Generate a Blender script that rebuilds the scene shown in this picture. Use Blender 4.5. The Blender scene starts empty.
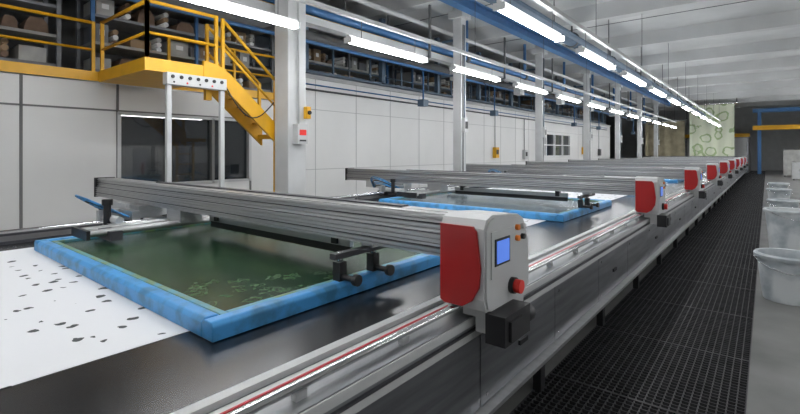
import bpy, math, random
from mathutils import Vector
random.seed(7)
S=bpy.context.scene
try:
    S.view_settings.view_transform='Standard'
except Exception: pass

# ---------------------------------------------------------------- materials
def mat(name,col,rough=.5,metal=0,var=0,scale=5,bump=0,col2=None,stretch=(1,1,1),spec=None,vthr=None,alpha=1):
    m=bpy.data.materials.new(name); m.use_nodes=True
    nt=m.node_tree; N=nt.nodes; L=nt.links; b=N['Principled BSDF']
    b.inputs['Base Color'].default_value=(*col,1); b.inputs['Roughness'].default_value=rough
    b.inputs['Metallic'].default_value=metal; b.inputs['Alpha'].default_value=alpha
    if spec is not None: b.inputs['Specular IOR Level'].default_value=spec
    if var or bump or col2:
        tc=N.new('ShaderNodeTexCoord'); mp=N.new('ShaderNodeMapping'); mp.inputs['Scale'].default_value=stretch
        nz=N.new('ShaderNodeTexNoise'); nz.inputs['Scale'].default_value=scale; nz.inputs['Detail'].default_value=5
        L.new(tc.outputs['Object'],mp.inputs[0]); L.new(mp.outputs[0],nz.inputs['Vector'])
        r=N.new('ShaderNodeValToRGB')
        c2=col2 if col2 else tuple(max(0,c*(1-var)) for c in col)
        lo,hi=vthr if vthr else (.3,.7)
        r.color_ramp.elements[0].position=lo; r.color_ramp.elements[1].position=hi
        r.color_ramp.elements[0].color=(*c2,1); r.color_ramp.elements[1].color=(*col,1)
        L.new(nz.outputs['Fac'],r.inputs[0]); L.new(r.outputs[0],b.inputs['Base Color'])
        if bump:
            bp=N.new('ShaderNodeBump'); bp.inputs['Strength'].default_value=bump; bp.inputs['Distance'].default_value=.01
            L.new(nz.outputs['Fac'],bp.inputs['Height']); L.new(bp.outputs[0],b.inputs['Normal'])
    return m
def emis(name,col,s):
    m=bpy.data.materials.new(name); m.use_nodes=True
    b=m.node_tree.nodes['Principled BSDF']; b.inputs['Base Color'].default_value=(*col,1)
    b.inputs['Emission Color'].default_value=(*col,1); b.inputs['Emission Strength'].default_value=s
    return m
M={}
M['alu']=mat('aluminium',(.52,.525,.53),.34,.75,.15,3,stretch=(.3,6,30))
M['alurail']=mat('rail_aluminium',(.28,.29,.30),.42,.6,.2,3,stretch=(6,.3,6))
M['aludark']=mat('aluminium_groove',(.08,.08,.09),.5,.5)
M['steel']=mat('brushed_steel',(.34,.35,.37),.32,.8,.4,2.5,stretch=(1,.6,8))
M['chrome']=mat('chrome',(.7,.7,.72),.15,1)
M['casing']=mat('casing_light_grey',(.54,.55,.55),.4,0,.06,6)
M['white']=mat('white_paint',(.78,.79,.79),.5,0,.05,3)
M['panel']=mat('partition_panel',(.72,.72,.71),.42,0,.07,.8)
M['seam']=mat('panel_seam',(.15,.15,.15),.6)
M['fseam']=mat('faint_seam',(.42,.42,.42),.6)
M['red']=mat('red_cover',(.38,.010,.010),.32,0,.1,6)
M['redb']=mat('red_button',(.7,.03,.02),.35)
M['redline']=mat('red_tape',(.45,.02,.03),.5)
M['orange']=mat('orange_button',(.9,.25,.03),.4)
M['black']=mat('black_plastic',(.018,.018,.02),.4,0,.3,10)
M['belt']=mat('black_belt',(.016,.017,.019),.25,0,.5,3,stretch=(6,.4,1))
M['blue']=mat('blue_frame_paint',(.06,.31,.66),.38,0,0,9,col2=(.045,.19,.36),vthr=(.36,.56))
M['bluedirty']=mat('blue_frame_worn',(.09,.30,.42),.45,0,0,8,col2=(.16,.24,.12),vthr=(.4,.6))
M['bluepipe']=mat('blue_paint',(.05,.16,.36),.4,0,.2,5)
M['bluegrey']=mat('blue_grey_steel',(.09,.14,.20),.5,0,.2,5)
M['yellow']=mat('yellow_paint',(.80,.42,.012),.42,0,.15,4)
M['conc']=mat('ceiling_paint',(.62,.63,.63),.8,0,.2,.6)
M['column']=mat('column_paint',(.58,.59,.59),.6,0,.15,2)
M['floorc']=mat('concrete_floor',(.19,.19,.185),.42,0,.45,1.7,bump=.15)
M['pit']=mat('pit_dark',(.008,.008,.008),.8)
M['grate']=mat('grating_iron',(.06,.06,.065),.5,.3,.5,9)
M['dark']=mat('dark_void',(.03,.03,.032),.6,0,.3,2)
M['dgrey']=mat('dark_grey_wall',(.13,.135,.14),.7,0,.3,1)
M['glass']=mat('dark_glass',(.02,.025,.03),.04,0,spec=1.0)
M['tint']=mat('tinted_office_glass',(.02,.025,.03),.04,0,spec=.9,alpha=.72)
M['sky']=mat('frosted_glass',(.35,.42,.5),.2,0,.2,2)
M['box1']=mat('cardboard',(.32,.22,.13),.8,0,.3,4)
M['box2']=mat('grey_crate',(.22,.23,.25),.7,0,.3,4)
M['box3']=mat('pale_crate',(.45,.45,.43),.7,0,.3,4)
M['sack']=mat('brown_sack',(.20,.13,.09),.85,0,.4,7)
M['tub']=mat('tub_plastic',(.64,.67,.68),.4,0,0,3,col2=(.38,.43,.46),vthr=(.38,.55))
M['dye']=mat('tub_dye',(.10,.07,.09),.3)
M['lamp']=emis('fluorescent_tube',(.98,.99,1.0),42)
M['lcd']=emis('lcd_blue',(.10,.22,.75),.6)
M['beige']=mat('beige_cloth',(.50,.44,.30),.8,0,.35,2)

def pattern(name,base,spot,scale,thr,rough,kind='vor',extra=None,spec=None,rnd=.5):
    m=bpy.data.materials.new(name); m.use_nodes=True
    nt=m.node_tree; N=nt.nodes; L=nt.links; b=N['Principled BSDF']; b.inputs['Roughness'].default_value=rough
    if spec is not None: b.inputs['Specular IOR Level'].default_value=spec
    tc=N.new('ShaderNodeTexCoord')
    nz=N.new('ShaderNodeTexNoise'); nz.inputs['Scale'].default_value=scale*1.7
    mx=N.new('ShaderNodeMix'); mx.data_type='VECTOR'; mx.inputs['Factor'].default_value=extra or .03
    L.new(tc.outputs['Object'],nz.inputs['Vector']); L.new(tc.outputs['Object'],mx.inputs[4]); L.new(nz.outputs['Color'],mx.inputs[5])
    v=N.new('ShaderNodeTexVoronoi'); v.inputs['Scale'].default_value=scale; v.inputs['Randomness'].default_value=.95
    L.new(mx.outputs[1],v.inputs['Vector'])
    sep=N.new('ShaderNodeSeparateColor'); L.new(v.outputs['Color'],sep.inputs[0])
    g=N.new('ShaderNodeMath'); g.operation='GREATER_THAN'; g.inputs[1].default_value=rnd; L.new(sep.outputs[0],g.inputs[0])
    l=N.new('ShaderNodeMath'); l.operation='LESS_THAN'; l.inputs[1].default_value=thr; L.new(v.outputs['Distance'],l.inputs[0])
    if kind=='ring':
        l2=N.new('ShaderNodeMath'); l2.operation='GREATER_THAN'; l2.inputs[1].default_value=thr*.72; L.new(v.outputs['Distance'],l2.inputs[0])
        l3=N.new('ShaderNodeMath'); l3.operation='MULTIPLY'; L.new(l.outputs[0],l3.inputs[0]); L.new(l2.outputs[0],l3.inputs[1]); l=l3
    mu=N.new('ShaderNodeMath'); mu.operation='MULTIPLY'; L.new(g.outputs[0],mu.inputs[0]); L.new(l.outputs[0],mu.inputs[1])
    cm=N.new('ShaderNodeMix'); cm.data_type='RGBA'; cm.inputs[6].default_value=(*base,1); cm.inputs[7].default_value=(*spot,1)
    L.new(mu.outputs[0],cm.inputs[0]); L.new(cm.outputs[2],b.inputs['Base Color'])
    return m
M['fabric']=pattern('printed_white_fabric',(.76,.77,.79),(.03,.04,.04),10,.25,.6,rnd=.5,extra=.055)
M['mesh']=pattern('green_screen_mesh',(.007,.036,.012),(.075,.14,.065),12,.42,.24,kind='ring',rnd=.35,extra=.13,spec=.38)
M['mesh2']=pattern('grey_screen_mesh',(.20,.25,.28),(.13,.17,.18),9,.40,.2,kind='ring',rnd=.35,extra=.14,spec=.6)
M['floral']=pattern('floral_cloth',(.80,.84,.66),(.42,.54,.28),1.5,.45,.8,kind='ring',rnd=.05,extra=.25)

# ---------------------------------------------------------------- mesh builder
class MB:
    def __init__(s): s.v=[];s.f=[];s.m=[];s.sm=[];s.mats=[]
    def mi(s,k):
        if k not in s.mats: s.mats.append(k)
        return s.mats.index(k)
    def add(s,vs,fs,k,smooth=None):
        o=len(s.v); s.v+=[tuple(p) for p in vs]; i=s.mi(k)
        for n,f in enumerate(fs):
            s.f.append(tuple(o+a for a in f)); s.m.append(i); s.sm.append(bool(smooth and smooth(n)))
    def box(s,x0,x1,y0,y1,z0,z1,k):
        if x0>x1:x0,x1=x1,x0
        if y0>y1:y0,y1=y1,y0
        vs=[(x0,y0,z0),(x1,y0,z0),(x1,y1,z0),(x0,y1,z0),(x0,y0,z1),(x1,y0,z1),(x1,y1,z1),(x0,y1,z1)]
        s.add(vs,[(3,2,1,0),(4,5,6,7),(0,1,5,4),(1,2,6,5),(2,3,7,6),(3,0,4,7)],k)
    def cyl(s,p0,p1,r,k,n=12,r1=None,cap=True):
        p0=Vector(p0);p1=Vector(p1); r1=r if r1 is None else r1
        d=(p1-p0).normalized(); u=d.orthogonal().normalized(); w=d.cross(u)
        vs=[]
        for p,q in((p0,r),(p1,r1)):
            for i in range(n):
                a=2*math.pi*i/n; vs.append(p+(u*math.cos(a)+w*math.sin(a))*q)
        fs=[(i,(i+1)%n,n+(i+1)%n,n+i) for i in range(n)]
        if cap: fs+=[tuple(reversed(range(n))),tuple(range(n,2*n))]
        s.add(vs,fs,k,lambda j:j<n)
    def prism(s,prof,axis,a0,a1,k):
        n=len(prof)
        area=sum(prof[i][0]*prof[(i+1)%n][1]-prof[(i+1)%n][0]*prof[i][1] for i in range(n))
        if area<0: prof=prof[::-1]
        def P(u,v,a): return (a,u,v) if axis=='x' else ((v,a,u) if axis=='y' else (u,v,a))
        vs=[P(u,v,a0) for u,v in prof]+[P(u,v,a1) for u,v in prof]
        fs=[(i,(i+1)%n,n+(i+1)%n,n+i) for i in range(n)]+[tuple(reversed(range(n))),tuple(range(n,2*n))]
        s.add(vs,fs,k)
    def tube(s,pts,r,k,n=8):
        for a,b in zip(pts,pts[1:]): s.cyl(a,b,r,k,n)
    def mesh(s,name):
        me=bpy.data.meshes.new(name); me.from_pydata(s.v,[],s.f)
        for k in s.mats: me.materials.append(M[k])
        me.polygons.foreach_set('material_index',s.m); me.polygons.foreach_set('use_smooth',s.sm); me.update()
        return me
    def obj(s,name,loc=(0,0,0),bevel=0):
        return inst(name,s.mesh(name),loc,bevel)
def inst(name,me,loc,bevel=0,rot=0):
    o=bpy.data.objects.new(name,me); o.location=loc; o.rotation_euler[2]=rot; S.collection.objects.link(o)
    if bevel:
        b=o.modifiers.new('bevel','BEVEL'); b.width=bevel; b.segments=2; b.limit_method='ANGLE'; b.angle_limit=math.radians(40)
    return o

YE=56; YS=-4; CZ=6.2; XL=-13; XR=9; RB=CZ-.46
RIBS=[1.0+4.5*k for k in range(12)]
# ---------------------------------------------------------------- shell
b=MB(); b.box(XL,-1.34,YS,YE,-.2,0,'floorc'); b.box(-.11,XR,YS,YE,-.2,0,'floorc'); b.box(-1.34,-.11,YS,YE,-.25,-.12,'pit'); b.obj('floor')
b=MB(); b.box(XL,XR,YS,YE,CZ,CZ+.2,'conc')
for y in RIBS:
    b.prism([(y-.18,CZ-.45),(y+.18,CZ-.45),(y+.26,CZ),(y-.26,CZ)],'x',XL,XR,'conc')
for k in range(14):
    y=1.0+2.25+4.5*k
    if y<YE: b.box(XL,XR,y-.02,y+.02,CZ-.012,CZ,'dgrey')
b.obj('ceiling')
b=MB(); b.box(XL-.2,XL,YS,YE,-.2,CZ+.2,'dgrey'); b.obj('wall_left')
b=MB(); b.box(XR,XR+.2,YS,YE,-.2,CZ+.2,'panel'); b.obj('wall_right')
b=MB(); b.box(XL-.2,XR+.2,YS-.2,YS,-.2,CZ+.2,'panel'); b.obj('wall_back')
b=MB(); b.box(XL-.2,XR+.2,YE,YE+.2,-.2,CZ+.2,'column'); b.obj('wall_front')

# grating (real bars)
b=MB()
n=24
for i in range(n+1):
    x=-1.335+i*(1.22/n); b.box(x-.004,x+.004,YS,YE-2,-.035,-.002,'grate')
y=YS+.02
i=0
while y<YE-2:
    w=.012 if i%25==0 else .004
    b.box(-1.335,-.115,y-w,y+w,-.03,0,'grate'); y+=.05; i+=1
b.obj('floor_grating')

# ---------------------------------------------------------------- office partition (near)
WX=-9.1
b=MB()
b.box(WX-.12,WX,YS,3.1,0,2.97,'panel'); b.box(WX-.12,WX,5.8,6.9,0,2.97,'panel')
b.box(WX-.12,WX,3.1,5.8,0,1.1,'panel'); b.box(WX-.12,WX,3.1,5.8,2.47,2.97,'panel')
for yy in(-1,.4,1.74,3.1,5.8): b.box(WX,WX+.012,yy-.02,yy+.02,0,2.97,'seam')
b.box(WX,WX+.012,YS,6.9,2.48,2.51,'seam')
b.obj('wall_partition')
b=MB()
b.box(WX-.09,WX-.07,3.1,5.8,1.1,2.47,'tint')
for yy in(3.12,4.0,4.9,5.78): b.box(WX-.1,WX+.03,yy-.03,yy+.03,1.1,2.47,'seam' if 3.5<yy<5.5 else 'casing')
b.box(WX-.1,WX+.03,3.1,5.8,1.1,1.15,'casing'); b.box(WX-.1,WX+.03,3.1,5.8,2.43,2.48,'casing')
b.obj('window_1')
# office behind the glass
b=MB()
for k in range(4):
    y0=3.0+k*.95; b.box(-12.4,-11.9,y0,y0+.85,.02,1.9,'box3'); b.box(-11.9,-11.88,y0+.05,y0+.41,.1,1.85,'casing'); b.box(-11.9,-11.88,y0+.44,y0+.8,.1,1.85,'box2')
b.obj('office_cabinet')
b=MB()
b.box(-10.9,-10.1,3.6,5.3,.72,.76,'box3')
for x in(-10.85,-10.15):
    for y in(3.65,5.25): b.box(x-.03,x+.03,y-.03,y+.03,0,.72,'dgrey')
b.box(-10.6,-10.55,4.0,4.5,.9,1.25,'black'); b.box(-10.6,-10.5,4.2,4.3,.76,.9,'black'); b.box(-10.7,-10.4,4.8,5.1,.76,1.2,'casing')
b.obj('office_desk')
b=MB()
b.box(WX-.12,WX,6.9,22.2,0,3.7,'panel'); b.box(WX-.12,WX,27.2,36,0,3.7,'panel')
b.box(WX-.12,WX,22.2,27.2,0,1.5,'panel'); b.box(WX-.12,WX,22.2,27.2,2.7,3.7,'panel')
for k in range(18):
    yy=7.7+k*1.5
    if not 22<yy<27.4: b.box(WX,WX+.006,yy-.008,yy+.008,0,3.7,'fseam')
for z in(1.3,2.85): b.box(WX,WX+.006,6.9,36,z-.008,z+.008,'fseam')
b.box(WX-.15,WX+.06,6.9,36,3.64,3.74,'column')
b.obj('wall_side')
b=MB(); b.box(WX-.09,WX-.07,22.2,27.2,1.5,2.7,'glass')
for k in range(5): b.box(WX-.08,WX+.03,22.2+k*1.23,22.28+k*1.23,1.5,2.7,'white')
b.box(WX-.08,WX+.03,22.2,27.2,1.5,1.56,'white'); b.box(WX-.08,WX+.03,22.2,27.2,2.1,2.15,'white')
b.obj('window_2')
b=MB()
b.cyl((WX+.05,7.0,3.35),(WX+.05,35,3.35),.025,'dgrey',8); b.cyl((WX+.05,7.0,3.48),(WX+.05,35,3.48),.018,'bluepipe',8)
for yy,z,c in((17.6,1.6,'yellow'),(20.6,1.5,'casing'),(29.5,1.7,'yellow'),(33,1.6,'dgrey')):
    b.cyl((WX+.04,yy,z+.3),(WX+.04,yy,3.35),.015,'dgrey',6); b.box(WX+.01,WX+.16,yy-.15,yy+.15,z-.1,z+.35,c)
    b.box(WX+.16,WX+.17,yy-.1,yy+.1,z+.05,z+.25,'black')
b.obj('wall_conduits')

# ---------------------------------------------------------------- mezzanine
b=MB()
b.box(XL+.01,WX+.05,YS+.02,6.88,3.0,3.14,'column'); b.box(WX+.05,WX+.09,YS+.02,6.88,2.98,3.145,'yellow')
b.obj('mezzanine_deck')
b=MB(); b.box(XL+.01,WX-.16,6.95,36,3.55,3.7,'column'); b.obj('mezzanine_floor')
def rail(b,pts,mid=(.38,),r=.028,h=.85,k='yellow'):
    for a,c in zip(pts,pts[1:]):
        b.cyl((a[0],a[1],a[2]+h),(c[0],c[1],c[2]+h),r,k,8)
        for q in mid: b.cyl((a[0],a[1],a[2]+q),(c[0],c[1],c[2]+q),r*.8,k,8)
        d=(Vector(c)-Vector(a)); n=max(1,round(d.length/1.5))
        for i in range(n+1):
            p=Vector(a)+d*i/n; b.box(p.x-.025,p.x+.025,p.y-.025,p.y+.025,p.z,p.z+h+.02,k)
b=MB()
rail(b,[(WX,YS+.1,3.15),(WX,2.72,3.15)])
rail(b,[(WX,4.0,3.15),(WX,6.8,3.15)])
b.obj('safety_railing')
b=MB(); rail(b,[(WX-.2,7.0,3.702),(WX-.2,35.5,3.702)],k='bluegrey',h=.9,r=.022); b.obj('safety_railing')
b=MB()
rail(b,[(WX+.12,2.82,3.15),(-7.13,2.82,3.15),(-7.13,3.9,3.15)])
b.box(-8.98,-7.08,2.77,3.94,2.96,3.15,'yellow')
b.box(-7.16,-7.08,3.7,3.8,2.6,2.96,'yellow')
A=math.radians(41)
def curve(off):
    pts=[]
    for i in range(9):
        t=i/8; a=t*A; R=.7
        pts.append((3.66+R*math.sin(a)+off*math.sin(a),3.17-R+R*math.cos(a)+off*math.cos(a)))
    e=pts[-1]; L=(5.1-e[0])/math.cos(A)
    pts.append((5.1,e[1]-math.sin(A)*L))
    return pts
up=curve(.06); lo=curve(-.2)
for x in(-7.62,-7.1): b.prism(up+lo[::-1],'x',x-.03,x+.03,'yellow')
for i in range(6):
    yy=4.15+i*.16; zz=3.0-i*.14; b.box(-7.6,-7.12,yy-.08,yy+.1,zz-.02,zz,'yellow')
b.box(-7.62,-7.08,5.0,5.6,2.0,2.08,'yellow')
for y in(5.1,5.5):
    b.box(-7.2,-7.15,y-.025,y+.025,0,2.05,'yellow')
for k in range(8): b.cyl((-7.17,5.1,.2+k*.25),(-7.17,5.5,.2+k*.25),.015,'yellow',6)
rail(b,[(-7.1,4.0,3.12),(-7.1,5.05,2.22)])
rail(b,[(-7.62,4.0,3.12),(-7.62,5.05,2.22)])
b.obj('yellow_staircase')

def rack(y0,y1,zb,x0=-10.9,x1=-10.0,nl=4,dz=.62,dense=False):
    b=MB()
    yy=y0
    while yy<=y1+.01:
        for x in(x0,x1): b.box(x-.03,x+.03,yy-.03,yy+.03,zb,zb+nl*dz,'bluepipe' if random.random()<.3 else 'box2')
        yy+=(y1-y0)/max(1,round((y1-y0)/2))
    for l in range(nl):
        z=zb+.1+l*dz; b.box(x0,x1,y0,y1,z-.05,z,'box3' if l%2 else 'box2')
        t=y0+.06
        wm=.38 if dense else .6
        while t<y1-.45:
            w=random.uniform(.18,wm); h=random.uniform(.35,.85)*(dz-.08); d=random.uniform(0,.2)
            k=random.choice(['box1','box2','box3','sack','box1','box2','box3','bluegrey'])
            if k=='sack':
                b.prism([(t,z),(t+w,z),(t+w*.95,z+h*.5),(t+w*.75,z+h*.8),(t+w*.25,z+h*.8),(t+.03,z+h*.5)],'x',x0+.1,x1-d,'sack')
            elif k=='bluegrey' or (dense and random.random()<.25):
                for q in range(3): b.cyl((x0+.1,t+w*.5,z+.06+q*.1),(x1-d+.05,t+w*.5,z+.06+q*.1),.05,random.choice(['box3','box1','sack','white']),10)
            else:
                b.box(x0+.1,x1-d,t,t+w,z,z+h,k)
                if h>.28: b.box(x1-d,x1-d+.004,t+w*.3,t+w*.7,z+h*.4,z+h*.7,'white')
            t+=w+random.uniform(.02,.08 if dense else .2)
    return b.obj('storage_rack')
rack(-2.5,2.3,3.152,-10.2,-9.4,5,.5,True); rack(2.8,6.6,3.152,-10.2,-9.4,5,.5,True)
for y0 in(8,13,18.5,24,29.5): rack(y0,y0+3.6,3.702,nl=3,dz=.55,dense=True)
for k in range(7):
    y0=7.5+k*4.5-.9
    b=MB(); b.box(XL+.005,XL+.03,y0,y0+3.2,4.6,5.6,'sky')
    for q in range(5): b.box(XL+.03,XL+.07,y0+q*.79,y0+q*.79+.05,4.6,5.6,'bluegrey')
    for z in(4.58,5.08,5.58): b.box(XL+.03,XL+.07,y0,y0+3.2,z,z+.04,'bluegrey')
    b.obj('window_%d'%(k+3))
b=MB()
for k in range(10):
    y=7.2+k*2.9
    b.box(-8.98,-8.84,y-.07,y+.07,3.76,RB-.02,'bluegrey')
b.box(-9.0,-8.82,6.95,34,5.0,5.22,'bluegrey')
b.box(-9.09,-8.84,6.95,34,3.742,3.80,'bluegrey')
b.obj('steel_framework')

# columns
for i,yc in enumerate((4.96,10.8,16.6,22.4,28.2,34,39.8)):
    w=.4 if i==0 else .26
    b=MB(); b.box(-6.6-w,-6.6,yc,yc+w,0,RB if abs((yc-1)%4.5)<.3 else CZ,'column')
    b.box(-6.64-w,-6.56,yc-.04,yc+w+.04,0,.35,'column')
    b.box(-6.7-w,-6.5,yc-.1,yc+w+.1,RB-.25,RB-.05,'column')
    if i: 
        b.box(-6.6,-6.5,yc+.03,yc+.22,2.3,2.7,'casing'); b.box(-6.5,-6.49,yc+.06,yc+.19,2.4,2.6,'black')
        b.cyl((-6.57,yc+.06,0.4),(-6.57,yc+.06,5.3),.018,'dgrey',8)
        b.cyl((-6.57,yc+.14,2.7),(-6.57,yc+.14,5.3),.015,'bluegrey',8)
        b.box(-7.3,-6.88,yc+.1,yc+.16,3.9,3.96,'bluegrey'); b.box(-7.3,-6.88,yc+.1,yc+.16,4.9,4.96,'bluegrey')
    b.obj('support_column',bevel=.012)
b=MB(); b.box(-6.598,-6.45,5.06,5.28,1.9,2.25,'casing'); b.box(-6.45,-6.44,5.1,5.24,2.05,2.15,'redb'); b.cyl((-6.57,5.17,2.25),(-6.57,5.17,5.4),.018,'casing',8)
b.box(-6.47,-6.44,5.1,5.24,1.94,1.97,'black')
b.obj('electrical_box')
b=MB(); b.box(-6.598,-6.5,5.3,5.4,2.36,2.58,'yellow'); b.cyl((-6.5,5.35,2.47),(-6.46,5.35,2.47),.04,'black',10); b.obj('warning_light',bevel=.01)

# overhead services
b=MB(); YP=42.5
b.box(-7.4,-7.15,YS+.1,YP,4.35,4.5,'casing'); b.cyl((-7.5,YS+.1,4.75),(-7.5,YP,4.75),.09,'bluepipe'); b.cyl((-7.85,YS+.1,5.1),(-7.85,YP,5.1),.05,'chrome')
b.cyl((-8.3,YS+.1,4.45),(-8.3,YP,4.45),.13,'dgrey'); b.cyl((-7.9,YS+.1,4.2),(-7.9,YP,4.2),.04,'bluepipe')
b.cyl((-8.1,YS+.1,4.85),(-8.1,YP,4.85),.03,'yellow',8); b.cyl((-7.3,YS+.1,5.25),(-7.3,YP,5.25),.06,'casing',10)
for y in RIBS[:9]:
    b.box(-8.6,-7.1,y-.03,y+.03,4.28,4.33,'dgrey'); b.box(-8.6,-8.55,y-.03,y+.03,4.3,RB,'dgrey'); b.box(-7.12,-7.07,y-.03,y+.03,4.3,RB,'dgrey')
    if y>6:
        b.cyl((-7.9,y+.8,3.2),(-7.9,y+.8,4.2),.025,'bluepipe',8); b.box(-8.02,-7.8,y+.68,y+.92,3.1,3.3,'bluegrey')
        b.box(-7.55,-7.3,y+1.7,y+2.1,3.95,4.3,random.choice(['casing','bluegrey','dgrey']))
        b.cyl((-7.5,y+2.6,4.75),(-7.5,y+2.6,RB+.3),.06,'bluepipe',10); b.cyl((-7.5,y+2.52,4.75),(-7.5,y+2.68,4.75),.13,'dgrey',12)
        pts=[(-7.3,y+3+.12*i,4.35-.35*math.sin(math.pi*i/10)) for i in range(11)]
        b.tube(pts,.014,'black',6)
b.obj('overhead_pipe_rack')
b=MB(); b.cyl((-4.8,6.4,5.3),(-4.8,42.5,5.3),.2,'bluegrey',16)
for y in RIBS[2:10]:
    b.cyl((-4.8,y,5.3),(-4.8,y+.06,5.3),.24,'dgrey',16); b.box(-4.82,-4.78,y,y+.05,5.5,RB,'dgrey')
b.obj('ventilation_duct')
b=MB(); X=-3.7; b.box(X-.06,X+.06,YS+.1,42,4.55,4.62,'bluegrey')
for y in RIBS[:10]: b.box(X-.01,X+.01,y,y+.03,4.6,RB,'dgrey')
b.obj('cable_tray')
b=MB(); b.box(-6.2,-5.95,6.0,42,RB-.3,RB-.26,'bluepipe'); b.box(-6.2,-5.95,6.0,42,RB-.04,RB-.002,'bluepipe'); b.box(-6.1,-6.05,6.0,42,RB-.26,RB-.04,'bluepipe'); b.obj('blue_ceiling_girder')

# ---------------------------------------------------------------- lamps
b=MB()
L=1.15
b.box(-.035,.035,-L,L,.03,.10,'white')
for x in(-.045,.045): b.cyl((x,-L+.03,0),(x,L-.03,0),.026,'lamp',10)
b.box(-.085,.085,-L-.01,-L+.03,-.035,.06,'white'); b.box(-.085,.085,L-.03,L+.01,-.035,.06,'white')
for y in(-.8,.8): b.cyl((0,y,.1),(0,y,.418),.006,'dgrey',6)
lm=b.mesh('fluorescent_light')
LZ=3.7
for X,k0,k1 in((-2.8,-1,12),(-5.7,-1,12),(3.2,-1,13),(6.5,6,13)):  # last two rows are unseen lamps, added to brighten the ceiling and far end
    for k in range(k0,k1):
        inst('fluorescent_light',lm,(X,3.3+3.4*k,LZ))
inst('fluorescent_light',lm,(-11.0,4.5,2.575))
for X,y0,y1 in((-2.8,YS+.1,42.5),(-5.7,YS+.1,42.5),(3.2,YS+.1,45.4),(6.5,22,45.4)):  # last two runs belong to the added, unseen lamp rows
    b=MB(); b.box(X-.04,X+.04,y0,y1,LZ+.42,LZ+.49,'casing')
    for y in RIBS:
        if y0<y<y1: b.cyl((X,y,LZ+.49),(X,y,RB),.008,'dgrey',6)
    b.obj('lighting_trunking')

# ---------------------------------------------------------------- print table
b=MB(); Y0,Y1=-3.5,43.5
b.box(-6.0,-1.34,Y0,Y1,.12,.74,'dark')
b.box(-6.0,-1.53,Y0,Y1,.74,.87,'belt')
b.box(-1.53,-1.23,Y0,Y1,.75,.86,'alurail'); b.box(-1.53,-1.48,Y0,Y1,.86,.885,'casing')
b.box(-1.46,-1.35,Y0,Y1,.86,.868,'casing'); b.box(-1.35,-1.23,Y0,Y1,.86,.868,'alurail'); b.box(-1.426,-1.414,Y0,Y1,.868,.872,'redline')
b.box(-1.23,-1.222,Y0,Y1,.82,.862,'casing'); b.box(-1.23,-1.215,Y0,Y1,.79,.80,'aludark');b.box(-1.23,-1.22,Y0,Y1,.75,.785,'casing')
b.cyl((-1.30,Y0,.915),(-1.30,Y1,.915),.017,'chrome',14)
y=Y0+.3
while y<Y1: b.box(-1.315,-1.285,y,y+.05,.868,.90,'alu'); y+=.6
y=Y0
while y<Y1-.1:
    b.box(-1.262,-1.25,y+.006,min(y+1.144,Y1),.315,.745,'steel')
    for zz in(.36,.68):
        b.cyl((-1.25,y+.08,zz),(-1.246,y+.08,zz),.012,'chrome',8)
    if int((y-Y0)/1.15)%2: b.box(-1.25,-1.235,y+.5,y+.62,.50,.53,'black')
    y+=1.15
b.box(-1.34,-1.262,Y0,Y1,.2,.745,'black')
b.box(-1.34,-1.19,Y0,Y1,.285,.31,'alu')
y=Y0+.3
while y<Y1: b.box(-1.34,-1.28,y,y+.08,0,.2,'black'); b.box(-5.9,-5.8,y,y+.08,0,.12,'black'); y+=1.6
b.box(-6.0,-1.42,Y0,Y1,.05,.12,'dark')
b.box(-6.05,-5.6,Y0,Y1,.87,.90,'aludark'); b.cyl((-5.75,Y0,.96),(-5.75,Y1,.96),.03,'chrome',12)
y=Y0+.3
while y<Y1: b.box(-5.78,-5.72,y,y+.06,.9,.94,'alu'); y+=1.0
b.obj('printing_table')
b=MB(); b.box(-5.25,-2.2,Y0+.1,Y1-.1,.8705,.8725,'fabric'); b.obj('white_fabric')

# ---------------------------------------------------------------- frame + carriage
def framemesh(mk):
    b=MB(); x0,x1,y0,y1=-5.07,-1.97,0,2.25; w=.10; z0,z1=.8735,.965
    c=.02
    P=[(z0,0),(z0,w),(z1-c,w),(z1,w-c),(z1,c),(z1-c,0)]
    b.prism([(z,x1-v) for z,v in P],'y',y0,y1,'blue')
    b.prism([(z,x0+v) for z,v in P],'y',y0,y1,'blue')
    b.prism([(y0+v,z) for z,v in P],'x',x0+w,x1-w,'blue')
    b.prism([(y1-v,z) for z,v in P],'x',x0+w,x1-w,'blue')
    for (a0,a1,c0,c1) in((x0+w,x1-w,y0+w,y0+w+.04),(x0+w,x1-w,y1-w-.04,y1-w),(x0+w,x0+w+.04,y0+w+.04,y1-w-.04),(x1-w-.04,x1-w,y0+w+.04,y1-w-.04)):
        b.box(a0,a1,c0,c1,.93,.955,'bluedirty')
    b.box(x0+w+.04,x1-w-.04,y0+w+.04,y1-w-.04,.92,.934,mk)
    return b.mesh('silkscreen_frame')
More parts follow.
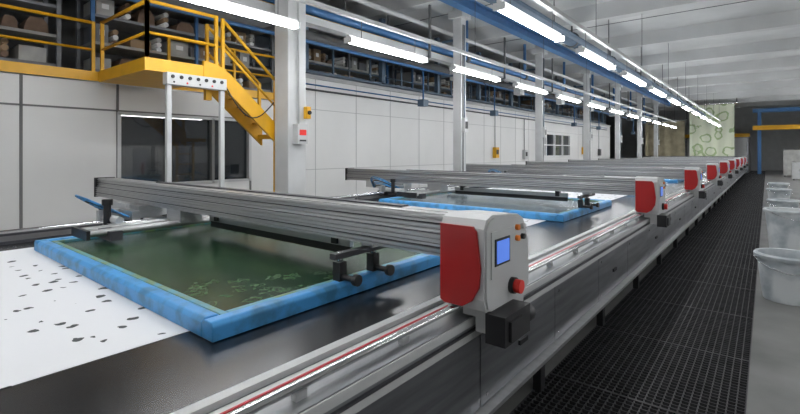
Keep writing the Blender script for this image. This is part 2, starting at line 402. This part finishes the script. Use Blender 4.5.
def carriage():
    b=MB()
    zb,zt=1.165,1.40; prof=[]
    yf=-.12; n=9; dz=(zt-zb)/n
    for i in range(n):
        z=zb+i*dz; st=.0 if i<5 else .018
        prof+=[(yf+st,z+.003),(yf+st,z+dz*.62),(yf+st+.014,z+dz*.70),(yf+st+.014,z+dz*.97)]
    prof+=[(yf+.03,zt),(yf+.10,zt),(yf+.10,zt-.012),(yf+.13,zt-.012),(yf+.13,zt),(.1,zt),(.1,zb),(yf+.01,zb)]
    b.prism(prof,'x',-6.9,-1.38,'alu')
    for i in(1,4,6): b.box(-6.9,-1.38,yf+.012+(.018 if i>4 else 0),yf+.02+(.018 if i>4 else 0),zb+i*dz+dz*.70,zb+i*dz+dz*.98,'aludark')
    b.box(-6.93,-6.9,-.13,.11,zb-.01,zt+.01,'black')
    b.box(-6.7,-1.38,.12,.2,zb,zb+.09,'alu')
    H=[(-.17,.94),(-.19,1.0),(-.19,1.36),(-.165,1.405),(-.1,1.425),(.20,1.40),(.27,1.37),(.33,1.24),(.345,1.05),(.335,.97),(.28,.934),(-.12,.934)]
    b.prism(H,'x',-1.36,-1.10,'casing')
    b.box(-1.36,-1.335,-.12,.28,.88,.934,'casing'); b.box(-1.265,-1.10,-.12,.28,.885,.934,'casing')
    b.prism([(y*.96+.002,(z-1.16)*.94+1.16) for y,z in H],'x',-1.10,-1.09,'casing')
    R=[(.97,-1.355),(.955,-1.33),(.955,-1.22),(.99,-1.165),(1.06,-1.125),(1.16,-1.115),(1.345,-1.14),(1.37,-1.16),(1.37,-1.355)]
    b.prism(R,'y',-.204,-.185,'red')
    b.box(-1.092,-1.083,-.14,.13,1.10,1.34,'casing')
    b.box(-1.085,-1.078,-.11,.06,1.16,1.30,'black'); b.box(-1.079,-1.075,-.095,.045,1.172,1.288,'lcd')
    for k,c in enumerate(('orange','casing','orange','black')):
        b.cyl((-1.09,.16+.07*(k%2),1.33-.06*(k//2)),(-1.07,.16+.07*(k%2),1.33-.06*(k//2)),.016,c,10)
    b.cyl((-1.09,.10,1.02),(-1.065,.10,1.02),.045,'black',16); b.cyl((-1.065,.10,1.02),(-1.03,.10,1.02),.037,'redb',16)
    b.box(-1.11,-1.0,-.16,.14,.78,.93,'black'); b.box(-1.05,-.985,-.12,.02,.80,.90,'black')
    b.cyl((-1.05,.14,.85),(-1.05,.22,.85),.05,'black',14)
    b.box(-1.0,-.997,-.08,.04,.83,.87,'aludark')
    b.box(-1.20,-1.11,-.1,.1,.80,.885,'casing')
    for y in(-.30,.0):
        b.box(-2.06,-2.0,y-.03,y+.03,.967,1.08,'black'); b.cyl((-2.03,y,1.08),(-2.03,y,1.14),.02,'chrome',10)
        b.cyl((-2.03,y,.99),(-1.9,y,.99),.018,'black',10); b.cyl((-1.9,y,.99),(-1.87,y,.99),.035,'black',12)
    b.box(-2.055,-2.005,-.36,.3,1.10,1.135,'aludark'); b.box(-2.08,-1.98,-.06,.06,1.13,1.17,'alu')
    for x in(-4.55,-4.78):
        b.cyl((x,-.9,1.04),(x,.9,1.04),.03,'alu',12)
    b.box(-4.85,-4.45,-.75,-.65,.967,1.05,'aludark'); b.box(-4.85,-4.45,.6,.7,.967,1.05,'aludark'); b.box(-4.8,-4.5,-.12,.1,1.05,1.17,'alu')
    b.box(-4.85,-4.45,-.93,-.9,1.0,1.08,'black')
    b.box(-5.9,-5.6,-.22,.3,1.0,1.165,'casing'); b.box(-5.88,-5.79,-.28,.34,.91,1.0,'black'); b.box(-5.71,-5.62,-.28,.34,.91,1.0,'black')
    b.box(-5.6,-5.2,-.3,-.22,1.02,1.12,'alu'); b.cyl((-5.5,-.45,1.05),(-5.1,-.45,1.05),.04,'casing',12)
    b.box(-5.62,-5.58,-.5,-.2,1.0,1.12,'casing')
    b.cyl((-5.3,-.5,1.0),(-5.3,-.5,1.2),.035,'black',12); b.cyl((-5.3,-.5,1.2),(-5.3,-.5,1.26),.05,'black',12)
    b.box(-6.3,-5.9,-.16,.2,1.04,1.165,'casing')
    # valve block, cylinder and linkage at the far end
    b.box(-5.55,-5.3,-.2,.05,1.03,1.16,'alu'); b.cyl((-5.15,-.55,1.0),(-5.15,.1,1.0),.035,'chrome',12); b.cyl((-5.15,-.2,1.0),(-5.15,.25,1.0),.05,'alu',14)
    for k in range(4): b.cyl((-5.52+.06*k,-.21,1.06),(-5.52+.06*k,-.25,1.06),.014,'blue',8)
    for k in range(6):
        pts=[]
        for i in range(13):
            t=i/12; pts.append((-5.95+(.5+.04*k)*t,-.26-(.18+.04*k)*math.sin(t*math.pi)-.01*k,1.06+(.06+.035*k)*math.sin(t*math.pi)))
        b.tube(pts,.010,'blue' if k%3 else 'black',6)
    b.box(-4.35,-2.35,.10,.14,1.06,1.12,'alu'); b.box(-4.35,-2.35,.11,.125,1.0,1.06,'black')
    for x in(-4.2,-2.5): b.box(x-.03,x+.03,.08,.16,1.07,1.165,'black')
    b.box(-5.4,-1.8,.02,.09,1.40,1.41,'aludark')
    return b.mesh('screen_printing_carriage')
fm=framemesh('mesh'); fm2=framemesh('mesh2'); cm_=carriage()
for k in range(9):
    y=2.21+4.6*k
    inst('silkscreen_frame',fm if k%3==0 else fm2,(0,y-1.15,0),.006)
    inst('screen_printing_carriage',cm_,(0,y,0),.004)

# ---------------------------------------------------------------- gantry stand
b=MB()
for y in(3.05,3.9):
    b.box(-6.99,-6.92,y-.035,y+.035,0,2.78,'casing'); b.box(-7.05,-6.86,y-.1,y+.1,0,.02,'casing')
b.box(-7.03,-6.88,3.0,3.95,2.76,2.94,'casing')
for k in range(7):
    b.cyl((-6.88,3.08+k*.13,2.88),(-6.86,3.08+k*.13,2.88),.028,'black',12)
for k in range(4): b.cyl((-6.88,3.1+k*.2,2.80),(-6.87,3.1+k*.2,2.80),.016,'redb' if k%2 else 'black',10)
pts=[]
for i in range(12):
    t=i/11; pts.append((-6.95,3.96+.95*t,2.85-.4*math.sin(math.pi*t)-.2*t))
b.tube(pts,.012,'black',6)
b.obj('control_gantry',bevel=.006)

# ---------------------------------------------------------------- tubs
def tub(r0,r1,h):
    b=MB(); n=28
    prof=[(0,.0,'tub'),(r0,.0,'tub'),(r0*1.02,.03,'tub'),(r1,h-.06,'tub'),(r1+.03,h-.055,'tub'),(r1+.035,h-.02,'tub'),(r1+.02,h,'tub'),(r1-.01,h-.005,'tub'),(r1-.03,h*.75,'tub'),(r0-.02,.06,'dye'),(0,.06,'dye')]
    vs=[]
    for r,z,_ in prof:
        for i in range(n):
            a=2*math.pi*i/n; vs.append((max(r,.001)*math.cos(a),max(r,.001)*math.sin(a),z))
    for k in range(len(prof)-1):
        b.add(vs[k*n:(k+2)*n],[(i,(i+1)%n,n+(i+1)%n,n+i) for i in range(n)],prof[k+1][2],lambda j:True)
    pts=[((r1+.045)*math.cos(a),(r1+.045)*math.sin(a),h-.04-.14*math.sin(a)) for a in [math.pi*(.02+.96*i/12) for i in range(13)]]
    b.tube(pts,.005,'chrome',6)
    return b.mesh('plastic_tub')
tm=tub(.24,.30,.55); tm2=tub(.25,.31,.72)
for (x,y,z,m_,r) in((.20,7.05,0,tm,3.4),(.28,10.7,0,tm2,4),(.32,15.0,0,tm,3.2),(.30,19.3,0,tm,3.8),(.35,23,0,tm,3)):
    inst('plastic_tub',m_,(x,y,z),0,r)

# ---------------------------------------------------------------- far end
def cloth(name,x0,x1,y,z0,z1,k,amp=.06):
    b=MB(); nx,nz=24,8; vs=[]
    for j in range(nz+1):
        for i in range(nx+1):
            x=x0+(x1-x0)*i/nx; z=z0+(z1-z0)*j/nz
            vs.append((x,y+amp*math.sin(i*.9)*(1-.5*j/nz),z))
    fs=[(j*(nx+1)+i,j*(nx+1)+i+1,(j+1)*(nx+1)+i+1,(j+1)*(nx+1)+i) for j in range(nz) for i in range(nx)]
    b.add(vs,fs,k,lambda j:True); b.cyl((x0-.2,y,z1+.05),(x1+.2,y,z1+.05),.1,'chrome')
    for x in(x0-.15,x1+.15): b.box(x-.04,x+.04,y-.04,y+.04,z1,CZ-.01,'dgrey')
    return b.obj(name)
cloth('hanging_floral_fabric',-5.0,-2.0,44.3,1.4,5.6,'floral')
cloth('hanging_beige_fabric',-8.4,-5.4,44.9,1.4,4.4,'beige')
b=MB(); b.box(-6.8,-1.2,47.1,54,0,3.2,'steel'); b.box(-6.4,-1.6,46.4,47,.9,1.3,'dark'); b.box(-6.9,-1.1,46.9,47.1,3.0,3.3,'yellow')
for k in range(5): b.box(-6.6+k*1.1,-5.7+k*1.1,47.05,47.1,1.4,2.9,'casing')
for x in(-6.3,-1.8): b.box(x,x+.1,46.5,46.6,0,.9,'dgrey')
b.obj('textile_dryer')
b=MB()
for x in(-.6,4.4): b.box(x,x+.25,46,46.25,0,4.9,'bluepipe')
b.box(-.9,5.0,45.9,46.35,4.9,5.2,'bluepipe'); b.box(-.9,5.0,45.9,46.3,3.5,3.85,'yellow')
b.obj('yellow_crane_gantry')
for (x,y,w,h,c) in((.9,42,1.2,1.9,'box3'),(2.4,43,1.0,2.3,'bluegrey'),(1.2,37,.8,1.1,'casing'),(2.6,38,1.1,1.5,'box2')):
    b=MB(); b.box(x,x+w,y,y+.6,.08,h,c); b.box(x+.06,x+w/2-.02,y-.02,y,.15,h-.1,c); b.box(x+w/2+.02,x+w-.06,y-.02,y,.15,h-.1,c)
    for q in(x+w/2-.08,x+w/2+.05): b.box(q,q+.03,y-.05,y-.02,h*.5,h*.5+.15,'chrome')
    for q in(x+.05,x+w-.12): b.box(q,q+.07,y+.05,y+.12,0,.08,'black'); b.box(q,q+.07,y+.45,y+.52,0,.08,'black')
    b.obj('control_cabinet')

# ---------------------------------------------------------------- camera / world
w=bpy.data.worlds.new('world'); S.world=w; w.use_nodes=True
w.node_tree.nodes['Background'].inputs[0].default_value=(.6,.65,.7,1); w.node_tree.nodes['Background'].inputs[1].default_value=.1
c=bpy.data.cameras.new('camera'); co=bpy.data.objects.new('camera',c); S.collection.objects.link(co)
c.sensor_width=36; c.lens=20.3; c.shift_y=-55/800; c.clip_start=.05; c.clip_end=200
co.location=(0,0,1.75); co.rotation_euler=(math.pi/2,0,math.atan(367/451))
S.camera=co
